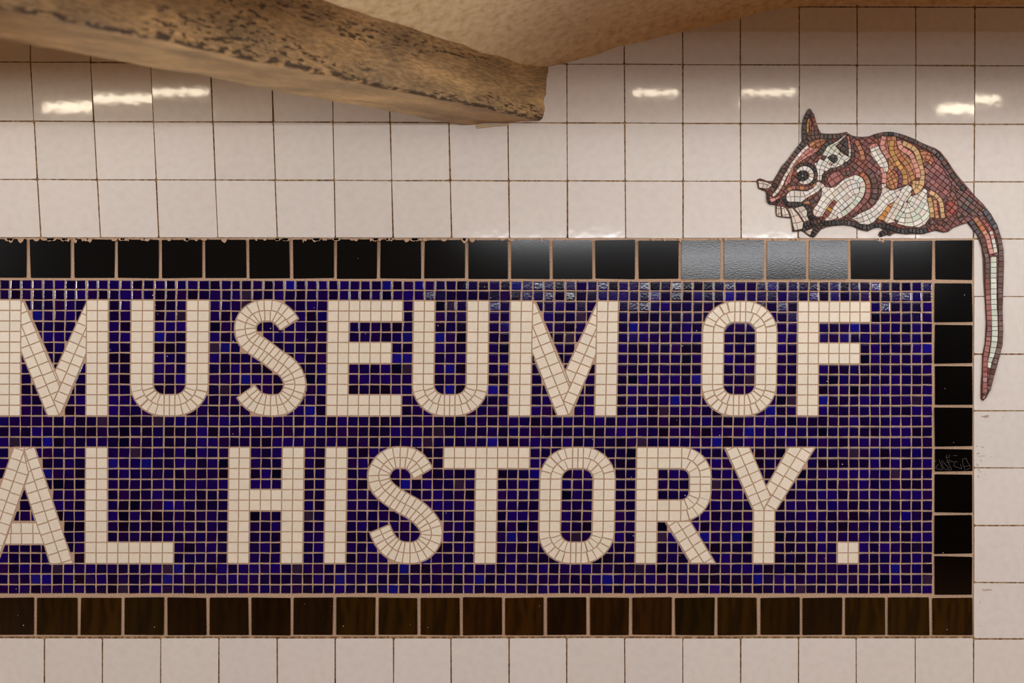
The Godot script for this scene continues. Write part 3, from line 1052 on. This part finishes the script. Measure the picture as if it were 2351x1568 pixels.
func band(path: PackedVector2Array, width: float, rows: int, length: float, colors: Array, part: String) -> void:
	var fine := smooth(path, 3)
	var borders := []
	for k in rows + 1:
		borders.append(width * (float(k) / rows - 0.5))
	var shape := outline_of(fine, width * 0.5)
	for p in Geometry2D.merge_polygons(shape, PackedVector2Array()):
		shape = p if absf(area(p)) >= absf(area(shape)) * 0.5 else shape
	var before := laid.size()
	fill(shape, along(fine, borders, length), colors, part)
	if colors.size() > 1 and part.begins_with("tail"):
		for k in range(before, laid.size()):   # tail colours run in order from root to tip
			laid[k][1] = vary(colors[mini(int(float(k - before) / maxf(laid.size() - before, 1) * colors.size()), colors.size() - 1)], 0.1, 0.04)

func patch(shape: PackedVector2Array, guide: PackedVector2Array, size: Vector2, colors: Array, part: String) -> void:
	var fine := smooth(guide, 3)
	var reach := 0.0
	for q in shape:
		var near := INF
		for g in fine:
			near = minf(near, g.distance_to(q))
		reach = maxf(reach, near)
	var t0 := (fine[0] - fine[1]).normalized()
	var t1 := (fine[-1] - fine[-2]).normalized()
	fine.insert(0, fine[0] + t0 * reach)
	fine.append(fine[-1] + t1 * reach)
	var borders := []
	var n := int(ceil(reach / size.y))
	for k in range(-n, n + 1):
		borders.append(k * size.y + rng.randf_range(-0.6, 0.6))
	fill(shape, along(fine, borders, size.x, 0.16), colors, part)

func rodent() -> void:
	var root := thing("rodent_mosaic", "small brown and white mosaic rodent with a long tail on the panel's corner", "mosaic")
	var W := srgb(222, 216, 208)
	var G := srgb(206, 212, 196)
	var CR := srgb(212, 200, 186)
	var P := srgb(205, 140, 128)
	var DP := srgb(152, 90, 84)
	var O := srgb(174, 116, 76)
	var Y := srgb(192, 142, 62)
	var T := srgb(198, 160, 110)
	var MA := srgb(118, 70, 68)
	var MR := srgb(124, 64, 50)
	var B := srgb(88, 52, 40)
	var D := srgb(56, 40, 30)
	var K := srgb(28, 22, 18)
	var SK := srgb(216, 202, 188)
	var sil := pts([["a", 1250, 100, 1280, 120, 1340, 230, 1400, 420, 1450, 560, 1500, 640], ["c", 240, 165, 400, 175, 600, 170, 740, 150, 800, 130, 850, 170, 940, 220, 1040, 240, 1160, 245, 1300, 235, 1400, 205],
		["e", 20, 190, 120, 150, 250, 110, 380, 85, 520, 82, 680, 110, 860, 165, 1050, 240, 1200, 320, 1400, 405, 1520, 450], ["g", 560, 480, 700, 650, 850, 880, 1000, 1080, 1150, 1250, 1330, 1470], ["h", 1050, 530, 1200, 720, 1320, 930, 1390, 1170, 1425, 1350],
		["t", 383, 450, 385, 500, 380, 700, 375, 850, 380, 1000, 375, 1100, 350, 1200, 320, 1310, 290, 1420, 260, 1480, 235, 1505, 220, 1490, 220, 1400, 228, 1290, 230, 1180, 248, 1090, 257, 950, 250, 800, 240, 650, 235, 480, 225, 400, 190, 310],
		["h", 775, 880, 640, 925, 520, 970, 430, 1040, 350, 1055, 200, 1020, 100, 1050, 0, 1075], ["f", 1300, 1350, 1130, 1357, 1050, 1350, 860, 1360, 760, 1345, 620, 1330, 540, 1365, 510, 1395, 440, 1370, 370, 1400, 290, 1425, 245, 1370, 280, 1290, 350, 1260, 310, 1220, 230, 1205, 130, 1230],
		["d", 1270, 1295, 1100, 1255, 1020, 1220, 930, 1180, 750, 1155, 520, 1170, 350, 1200, 230, 1250, 130, 1370], ["b", 1400, 1480, 1340, 1530, 1260, 1515, 1120, 1410, 1080, 1380, 1000, 1390, 865, 1400, 850, 1250, 830, 1100, 800, 1095, 620, 1075, 510, 1050, 490, 980, 480, 800, 400, 795, 330, 770, 290, 700, 275, 560, 255, 490, 180, 465, 95, 425, 60, 270, 75, 220, 130, 195, 200, 215, 330, 270, 400, 280, 450, 220, 580, 0],
		["a", 530, 1560, 570, 1480, 620, 1400, 760, 1250, 900, 1080, 940, 1010, 990, 960, 1030, 890, 1075, 820, 1070, 700, 1070, 550, 1090, 400, 1140, 250, 1190, 150]])
	var inside := largest(Geometry2D.offset_polygon(sil, -1.4))
	tile_part("setting_bed", sil, 0.001, 0.0042, 0.8, Vector2.ZERO, Color.WHITE, M.board, root, 1)

	# eye
	var disc := func(c: Vector2, r: float) -> PackedVector2Array:
		var p := PackedVector2Array()
		for k in 20:
			p.append(c + Vector2.from_angle(TAU * k / 20.0) * r)
		return p
	var arc := func(c: Vector2, r: float, a0: float, a1: float) -> PackedVector2Array:
		var p := PackedVector2Array()
		for k in 13:
			p.append(c + Vector2.from_angle(deg_to_rad(lerpf(a0, a1, k / 12.0))) * r)
		return p
	var eye := Vector2(1840.5, 405.0)
	fill(disc.call(eye, 3.4), [disc.call(eye, 3.6)], [srgb(120, 112, 104)], "eye", 4.0)
	fill(disc.call(eye, 12.2), along(arc.call(eye, 6.0, -180, 180), [-7.0, 7.0], 6.4), [srgb(10, 9, 9)], "eye", 5.0)
	band(arc.call(Vector2(1845.5, 403.5), 16.0, -160, 130), 11.0, 1, 8.5, [W, W, CR], "eye")
	band(arc.call(Vector2(1846.0, 403.0), 25.0, -158, 62), 7.5, 1, 8.5, [D, B, K], "head")
	# ears
	fill(pts([["c", 490, 640, 570, 670, 600, 760, 580, 800, 510, 845, 440, 790, 370, 720, 420, 680]]), along(pts([["c", 370, 740, 600, 740]]), [-12, 0, 12], 8), [D, K, B], "ear")
	fill(pts([["c", 580, 460, 740, 310, 800, 250, 832, 300, 832, 680, 790, 660, 700, 600, 640, 520]]), along(pts([["c", 560, 420, 860, 640]]), [-20, -8, 4, 18], 13), [B, D, K], "ear")
	band(pts([["c", 825, 235, 842, 340, 868, 470, 872, 580, 868, 690]]), 5.6, 1, 10.0, [P, CR, P], "ear")
	fill(pts([["c", 245, 690, 345, 690, 300, 780, 230, 740]]), [pts([["c", 220, 670, 360, 670, 360, 790, 220, 790]])], [B], "head")
	fill(pts([["c", 435, 825, 482, 860, 430, 892, 398, 868]]), [pts([["c", 380, 810, 500, 810, 500, 900, 380, 900]])], [P], "ear", 4.0)
	patch(pts([["c", 135, 1245, 240, 1245, 255, 1090, 340, 1030, 450, 950, 560, 940, 700, 880, 820, 800, 880, 730, 903, 690, 832, 690, 700, 620, 640, 540, 550, 460, 640, 380, 730, 280, 825, 225, 815, 200, 760, 205, 620, 320, 480, 400, 370, 460, 320, 540, 250, 665, 350, 690, 340, 730, 200, 740, 70, 850, 120, 960, 150, 1080]]),
		pts([["c", 190, 1200, 190, 1000, 260, 820, 360, 650, 470, 470, 640, 360, 780, 230]]), Vector2(11.5, 10.5), [W, G, W, CR], "ear")
	band(pts([["a", 1128, 810, 1118, 680, 1118, 550, 1132, 420, 1165, 300, 1215, 200, 1262, 130]]), 10.0, 1, 12.0, [K, D], "ear")
	band(pts([["a", 1225, 330, 1200, 450, 1200, 560, 1200, 650]]), 5.5, 1, 10.0, [Y, P, Y], "ear")
	band(pts([["a", 1300, 220, 1355, 420, 1385, 560, 1395, 700]]), 9.0, 1, 11.0, [B, D, MR], "ear")
	patch(pts([["a", 1225, 330, 1310, 240, 1350, 450, 1370, 690, 1180, 740, 1170, 650, 1240, 600]]), pts([["a", 1290, 300, 1290, 700]]), Vector2(11, 10), [MA, B, DP], "ear")
	# head
	band(pts([["b", 330, 575, 400, 460, 470, 340, 560, 170, 650, 20], ["a", 640, 1450, 720, 1370, 800, 1270, 900, 1140, 1000, 1010, 1100, 890, 1190, 810, 1280, 750, 1400, 725, 1568, 735], ["c", 400, 245, 560, 240, 680, 222, 760, 190]]), 11.5, 1, 10.0, [B, B, D, D], "head")
	band(pts([["a", 1215, 950, 1110, 1040, 1000, 1165, 900, 1290, 820, 1410, 760, 1530], ["b", 735, 90, 680, 190, 625, 320, 575, 410, 500, 510, 410, 600]]), 7.5, 1, 11.0, [CR, W, CR], "head")
	band(pts([["c", 470, 335, 370, 395, 285, 485, 205, 590, 120, 650], ["a", 1400, 1130]]), 10.5, 1, 9.5, [K, D], "head")
	patch(pts([["a", 1215, 935, 1330, 800, 1568, 780], ["c", 440, 312, 340, 375, 230, 500, 200, 535], ["a", 1470, 1035, 1400, 960, 1320, 995]]), pts([["a", 1290, 960, 1420, 880, 1568, 830]]), Vector2(12, 9), [O, O, srgb(160, 92, 58)], "head")
	patch(pts([["a", 1215, 935, 1320, 985, 1400, 965, 1470, 1040, 1380, 1130, 1250, 1170, 1100, 1260, 950, 1360, 890, 1440], ["b", 890, 20, 835, 150, 810, 290, 680, 390, 690, 300, 760, 140], ["a", 840, 1440, 960, 1260, 1080, 1100]]), pts([["a", 1330, 1030, 1180, 1140, 1000, 1280, 880, 1440], ["b", 780, 250]]), Vector2(13, 10), [P, P, srgb(192, 124, 114)], "head")
	band(pts([["b", 680, 520, 790, 440, 900, 405, 1020, 415, 1150, 425, 1270, 395, 1360, 300]]), 9.0, 1, 10.0, [MR, O, DP, MA], "head")
	patch(pts([["b", 715, 640, 730, 560, 800, 490, 900, 455, 1060, 480, 1180, 490, 1280, 430, 1380, 340, 1400, 290, 1480, 258, 1545, 290, 1470, 390, 1505, 420, 1430, 500, 1300, 580, 1200, 630, 1120, 690, 1050, 745, 900, 750, 780, 735, 730, 700]]), pts([["b", 720, 615, 900, 605, 1100, 610, 1260, 525, 1400, 420, 1480, 320]]), Vector2(11.5, 13), [W, W, CR], "head")
	patch(pts([["b", 1045, 750, 1200, 620, 1370, 555, 1505, 430, 1518, 520, 1480, 660, 1400, 800, 1330, 880, 1240, 780, 1150, 780]]), pts([["b", 1100, 740, 1300, 660, 1500, 470]]), Vector2(12, 11), [B, MR, D, O], "head")
	fill(pts([["b", 345, 590, 440, 645, 580, 565, 600, 620, 500, 685, 400, 745, 345, 700]]), along(pts([["b", 340, 660, 620, 600]]), [-12, 0, 12], 13), [P, srgb(196, 122, 108)], "nose")
	band(pts([["b", 305, 580, 308, 690, 350, 755, 430, 770, 510, 730, 570, 660]]), 6.5, 1, 9.0, [K, D], "nose")
	# whiskers
	var fan := func(shape: PackedVector2Array, g: PackedVector2Array, s: Vector2): patch(largest(Geometry2D.offset_polygon(shape, -0.5)), g, s, [SK, SK, srgb(208, 194, 180)], "whiskers")
	fan.call(pts([["b", 505, 815, 590, 820, 610, 1065, 510, 1045, 495, 980]]), pts([["b", 550, 800, 555, 1070]]), Vector2(15, 30))
	fan.call(pts([["b", 605, 820, 700, 850, 770, 960, 805, 1075, 625, 1065]]), pts([["b", 650, 800, 710, 1090]]), Vector2(14, 40))
	fan.call(pts([["b", 745, 860, 865, 865, 990, 1010, 1105, 1190, 1085, 1340, 905, 1375, 860, 1240, 835, 1090, 790, 960]]), pts([["b", 800, 850, 900, 1080, 1000, 1390]]), Vector2(19, 60))
	fan.call(pts([["b", 885, 865, 1100, 812, 1190, 920, 1195, 1050, 1235, 1140, 1120, 1185, 1010, 1005]]), pts([["b", 960, 850, 1180, 1170]]), Vector2(14, 60))
	fan.call(pts([["b", 82, 245, 200, 260, 330, 300, 410, 355, 370, 400, 270, 450, 105, 415]]), pts([["b", 70, 320, 240, 330, 400, 400]]), Vector2(12, 10))
	fan.call(pts([["b", 1115, 1395, 1325, 1315, 1260, 1490]]), pts([["b", 1100, 1400, 1340, 1400]]), Vector2(40, 40))
	# forepaw and jaw
	band(pts([["b", 1105, 1240, 1230, 1215, 1380, 1180, 1480, 1160]]), 9.0, 1, 8.0, [K, B], "forepaw")
	band(pts([["b", 1085, 1365, 1200, 1295, 1330, 1250, 1450, 1220]]), 8.5, 1, 8.0, [K, D], "forepaw")
	band(pts([["b", 1300, 1500, 1370, 1390, 1440, 1290, 1520, 1200]]), 10.5, 1, 8.0, [K, B, D], "forepaw")
	band(pts([["b", 640, 620, 700, 700, 790, 785, 900, 795, 1050, 782, 1140, 800, 1215, 880, 1245, 980, 1265, 1070, 1350, 1140, 1470, 1150]]), 10.5, 1, 9.0, [K, D, K], "head")
	# foreleg
	fill(pts([["d", 520, 580, 582, 640, 505, 745, 452, 860, 400, 945, 310, 1015, 250, 960, 290, 880, 370, 760, 450, 650]]), along(pts([["d", 560, 600, 400, 830, 270, 1000]]), [-9, 9], 11), [MR, B, MR, Y], "foreleg")
	band(pts([["d", 960, 82, 1075, 112, 1145, 200, 1162, 310, 1150, 400, 1110, 500, 1035, 605, 945, 712, 840, 812, 735, 890, 600, 965]]), 12.5, 1, 11.5, [G, G, CR], "foreleg")
	patch(pts([["d", 250, 200, 330, 290, 420, 312, 550, 290, 640, 210, 740, 120, 890, 60, 1000, 30, 1080, 50, 1160, 120, 1200, 210, 1225, 320, 1215, 440, 1190, 520, 1130, 610, 1060, 690, 950, 780, 860, 840, 780, 910, 680, 960, 480, 1040, 340, 1060, 300, 1020, 250, 960, 180, 970, 80, 965, 40, 860, 60, 780, 160, 650, 240, 470, 240, 330, 200, 290]]),
		pts([["d", 110, 900, 260, 660, 420, 480, 600, 330, 780, 180, 940, 120]]), Vector2(13, 11.5), [W, W, CR, W], "foreleg")
	band(pts([["c", 1120, 1070, 1210, 1150, 1265, 1240, 1285, 1330, 1280, 1410]]), 11.0, 1, 11.0, [O, O, srgb(166, 98, 62)], "body")
	band(pts([["d", 1285, 320, 1280, 420, 1250, 530, 1185, 620, 1090, 715, 990, 820, 870, 920]]), 11.5, 1, 13.0, [DP, DP, MA], "body")
	band(pts([["c", 1240, 1000, 1340, 1090, 1400, 1200], ["d", 1425, 230, 1435, 340, 1430, 430, 1400, 555, 1330, 675, 1200, 762, 1060, 832, 930, 925]]), 13.5, 1, 12.0, [B, D, MR, B], "body")
	# neck
	band(pts([["c", 280, 1330, 255, 1210, 285, 1095, 395, 1010, 560, 962, 720, 900, 850, 830, 940, 735, 930, 560, 900, 420]]), 8.5, 1, 9.5, [B, D], "body")
	patch(pts([["c", 370, 1200, 420, 1080, 560, 1010, 640, 1040, 700, 1100, 740, 1180, 650, 1240, 560, 1350, 480, 1385, 390, 1330]]), pts([["c", 380, 1280, 540, 1170, 720, 1080]]), Vector2(14, 12), [DP, MA, DP], "body")
	patch(pts([["c", 600, 1030, 780, 950, 860, 930, 890, 1090, 760, 1150, 700, 1110]]), pts([["c", 580, 1060, 880, 1010]]), Vector2(12, 9), [MR, B, MR], "body")
	band(pts([["c", 1020, 330, 1050, 420, 1105, 530, 1150, 640, 1170, 770]]), 11.0, 1, 11.5, [O, srgb(160, 92, 58)], "body")
	# flank
	patch(pts([["e", 45, 480, 150, 430, 250, 400, 300, 520, 380, 640, 430, 740, 462, 850, 462, 950, 430, 992, 360, 985, 340, 885, 280, 885, 200, 785, 120, 690, 60, 590]]), pts([["e", 140, 430, 215, 590, 320, 760, 400, 980]]), Vector2(12, 11), [CR, W, W], "body")
	fill(pts([["e", 28, 445, 60, 370, 200, 338, 232, 400, 150, 435, 45, 482]]), along(pts([["e", 20, 420, 240, 370]]), [-12, 12], 9), [P], "body")
	band(pts([["e", 370, 185, 345, 300, 325, 390, 370, 510, 440, 620, 470, 680]]), 12.0, 1, 12.0, [P, P, srgb(192, 124, 114)], "body")
	band(pts([["e", 315, 890, 365, 1010, 370, 1110, 360, 1240]]), 11.0, 1, 11.0, [P, P], "body")
	band(pts([["e", 545, 285, 530, 430, 548, 570, 610, 680, 695, 830, 795, 970, 832, 1080, 842, 1180, 840, 1280]]), 11.5, 1, 12.5, [Y, Y, srgb(182, 130, 66)], "body")
	band(pts([["e", 590, 900, 680, 970, 735, 1090, 725, 1220, 700, 1340]]), 9.5, 1, 11.0, [srgb(104, 52, 60), srgb(94, 48, 58)], "body")
	band(pts([["e", 695, 285, 735, 430, 845, 520, 960, 590, 1030, 735, 1080, 860, 1125, 1000, 1130, 1120]]), 11.5, 1, 11.0, [P, P, srgb(212, 150, 138)], "body")
	band(pts([["e", 780, 335, 910, 395, 1040, 470, 1115, 590, 1160, 750, 1200, 900, 1222, 1040, 1220, 1150, 1200, 1290, 1120, 1400, 1040, 1440]]), 12.0, 1, 11.5, [T, T, srgb(184, 144, 92)], "body")
	patch(pts([["e", 1010, 1180, 1120, 1180, 1180, 1200, 1100, 1390, 1010, 1400, 990, 1290]]), pts([["e", 1090, 1150, 1060, 1400]]), Vector2(13, 8), [T, P, T], "body")
	patch(pts([["e", 1130, 460, 1260, 500, 1400, 560, 1430, 620, 1495, 760, 1420, 845, 1330, 750, 1230, 805, 1195, 620]]), pts([["e", 1180, 640, 1300, 600, 1440, 660]]), Vector2(11, 9), [O, srgb(170, 98, 64)], "body")
	patch(pts([["e", 180, 230, 440, 180, 660, 195, 640, 280, 680, 450, 780, 540, 870, 620, 960, 720, 1040, 850, 1090, 1000, 1095, 1130, 1000, 1190, 880, 1260, 790, 1300, 620, 1390, 540, 1395, 430, 1295, 395, 1190, 425, 1000, 470, 900, 460, 700, 380, 540, 300, 330]]), pts([["e", 430, 200, 470, 500, 620, 760, 780, 960, 900, 1250]]), Vector2(12, 10), [O, O, srgb(170, 98, 64), srgb(176, 122, 66)], "body")
	# hind leg and haunch
	fill(pts([["f", 545, 655, 592, 625, 495, 830, 430, 930, 365, 1055, 235, 1030, 225, 985, 300, 920, 385, 800, 450, 705]]), along(pts([["f", 570, 640, 420, 840, 260, 1040]]), [-10, 10], 13), [srgb(186, 126, 58), O], "hind_leg")
	band(pts([["f", 860, 640, 820, 760, 740, 880, 640, 1040]]), 8.0, 1, 11.0, [G, CR, CR], "hind_leg")
	patch(pts([["f", 800, 300, 900, 250, 960, 250, 1000, 330, 990, 440, 945, 520, 860, 620, 820, 760, 740, 880, 640, 1040, 600, 1090, 480, 1110, 370, 1110, 370, 1050, 430, 930, 500, 820, 600, 620, 690, 510, 740, 380]]), pts([["f", 920, 280, 760, 520, 640, 760, 440, 1080]]), Vector2(13, 10.5), [W, W, CR], "hind_leg")
	patch(pts([["f", 310, 230, 410, 215, 415, 310, 520, 372, 640, 340, 760, 308, 800, 300, 740, 380, 690, 510, 600, 620, 450, 705, 385, 800, 300, 920, 220, 990, 100, 1120], ["d", 1270, 1145, 1100, 1125, 1000, 1050, 910, 1010, 1060, 900, 1180, 850, 1330, 780, 1440, 690, 1520, 550], ["f", 290, 490, 320, 330]]),
		pts([["f", 740, 350, 560, 450, 400, 560, 260, 720, 120, 850], ["d", 1180, 960, 1000, 1010]]), Vector2(12, 11), [W, W, CR, W], "hind_leg")
	patch(pts([["f", 945, 520, 1000, 470, 1060, 480, 1180, 400, 1270, 325, 1332, 370, 1335, 560, 1342, 640, 1372, 770, 1392, 900, 1380, 1000, 1340, 1055, 1290, 1135, 1160, 1205, 1000, 1195, 850, 1175, 650, 1125, 640, 1040, 740, 880, 820, 760, 860, 640]]),
		pts([["f", 1290, 470, 1180, 640, 1090, 790, 960, 870, 850, 880, 760, 870]]), Vector2(12, 11), [W, W, CR, G], "hind_leg")
	band(pts([["h", 90, 325, 195, 385, 270, 465, 305, 570, 318, 680, 335, 800]]), 10.5, 1, 12.0, [T, T, srgb(184, 144, 92)], "body")
	band(pts([["h", 85, 420, 108, 530, 122, 640, 142, 790]]), 10.5, 1, 11.0, [T, srgb(184, 144, 92)], "body")
	band(pts([["h", 185, 470, 205, 640, 230, 800]]), 9.0, 1, 9.0, [srgb(182, 116, 80), srgb(190, 128, 92)], "body")
	# tail
	band(pts([["h", 820, 845, 925, 1000, 1015, 1120, 1065, 1260, 1090, 1400], ["t", 262, 480, 264, 560, 264, 650, 270, 800, 277, 950, 268, 1080, 250, 1200, 247, 1320, 244, 1450]]), 11.0, 1, 12.0, [D, B, B, B, MR, DP, DP, MA, DP, DP, DP, DP], "tail")
	band(pts([["h", 1075, 660, 1165, 800, 1250, 930, 1310, 1060, 1345, 1200, 1372, 1350], ["t", 360, 480, 357, 600, 355, 750, 357, 900, 357, 1050, 340, 1150, 312, 1240, 294, 1330, 270, 1430]]), 11.5, 1, 12.5, [srgb(52, 46, 50), B, B, srgb(98, 66, 56), B, B, srgb(98, 66, 56), B, B, B], "tail")
	band(pts([["h", 900, 790, 985, 900, 1060, 1020, 1120, 1120, 1150, 1220, 1180, 1340, 1210, 1440]]), 11.0, 1, 11.0, [O, O, srgb(192, 110, 54), O, P, P, P, P], "tail")
	band(pts([["h", 1040, 820, 1120, 920, 1190, 1040, 1225, 1150, 1255, 1280, 1280, 1420]]), 8.5, 1, 11.0, [MR, DP, DP, CR, P, G, G, G], "tail")
	band(pts([["t", 308, 470, 308, 560, 308, 650, 310, 800, 316, 950, 315, 1060, 300, 1170, 278, 1270]]), 14.0, 1, 12.0, [G, G, G, G], "tail")
	# outlines
	band(pts([["c", 850, 285, 1040, 275, 1200, 265, 1400, 240], ["e", 120, 190, 300, 150, 480, 130, 650, 155, 830, 215, 1000, 285, 1200, 380, 1400, 475], ["g", 460, 520, 590, 670, 715, 860, 835, 1020, 955, 1190, 1120, 1370], ["h", 730, 295, 855, 440, 1000, 590, 1075, 660]]), 10.0, 1, 12.0, [D, D, K, B], "body")
	band(pts([["h", 840, 770, 690, 845, 560, 895, 440, 960, 340, 1000, 200, 965, 60, 1000], ["f", 1380, 1235, 1250, 1290, 1130, 1290, 960, 1275, 820, 1290, 700, 1275, 560, 1230, 430, 1190, 250, 1160, 60, 1190], ["d", 1290, 1200, 1150, 1195, 1040, 1145, 930, 1120, 700, 1100, 480, 1110, 330, 1115, 210, 1110]]), 11.0, 1, 9.0, [K, K, D], "body")
	band(pts([["f", 545, 1215, 420, 1290, 300, 1375]]), 11.0, 1, 8.0, [K, D], "hind_leg")
	# what is left of the body: dusky reds, browner towards the tail and the neck
	var zones := [[pts([["h", 380, 500, 480, 480, 580, 480, 610, 620, 560, 740, 390, 770, 365, 640]]), [MR, srgb(146, 58, 40)]],
		[pts([["h", 60, 830, 300, 835, 400, 880, 350, 940, 180, 905, 20, 920]]), [B]],
		[pts([["h", 540, 250, 720, 330, 1080, 640, 1080, 760, 860, 760, 560, 800, 600, 600]]), [B, srgb(98, 60, 48), D]],
		[pts([["g", 150, 760, 250, 640, 400, 540, 470, 560, 560, 720, 660, 960, 800, 1200, 760, 1500, 600, 1568, 420, 1400, 230, 1290, 180, 1180]]), [MA, MA, DP, srgb(116, 58, 58)]],
		[inside, [MA, MR, B, srgb(112, 62, 56)]]]
	for z in zones:
		var shape: PackedVector2Array = largest(Geometry2D.intersect_polygons(z[0], inside))
		var mid := middle(shape)
		var reach := 0.0
		for q in shape:
			reach = maxf(reach, q.distance_to(mid))
		var borders := []
		for k in range(-int(reach / 11.0) - 1, int(reach / 11.0) + 2):
			borders.append(k * 11.0)
		var d := Vector2(0.78, 0.62)
		fill(shape, along(PackedVector2Array([mid - d * reach, mid, mid + d * reach]), borders, 12.5, 0.2), z[1], "body")
	# set the pieces: the three hundred largest singly, the chips between them as one
	laid.sort_custom(func(a, b): return absf(area(a[0])) > absf(area(b[0])))
	var parts := {}
	var chips := Acc.new()
	for k in laid.size():
		var p: PackedVector2Array = laid[k][0]
		var tip := lean(0.05)
		var z := 0.0062 + rng.randf_range(-0.0003, 0.0004)
		if k < 300:
			if not parts.has(laid[k][2]):
				var n := Node3D.new()
				n.name = laid[k][2]
				root.add_child(n)
				parts[laid[k][2]] = n
			tile_part("tessera", p, 0.003, z, 0.9, tip, laid[k][1], M.tessera, parts[laid[k][2]], 2)
		else:
			var mid := wall_xy(middle(p))
			var from := chips.v.size()
			tile(chips, p, mid, 0.003, z, 0.9, tip, laid[k][1], 2)
			for j in range(from, chips.v.size()):
				chips.v[j] += Vector3(mid.x, mid.y, 0)
	var c := put("small_tesserae", chips.mesh(M.tessera), root)
	c.set_meta("kind", "stuff")
	c.set_meta("label", "small glossy chips of brown, pink and white between the larger pieces")
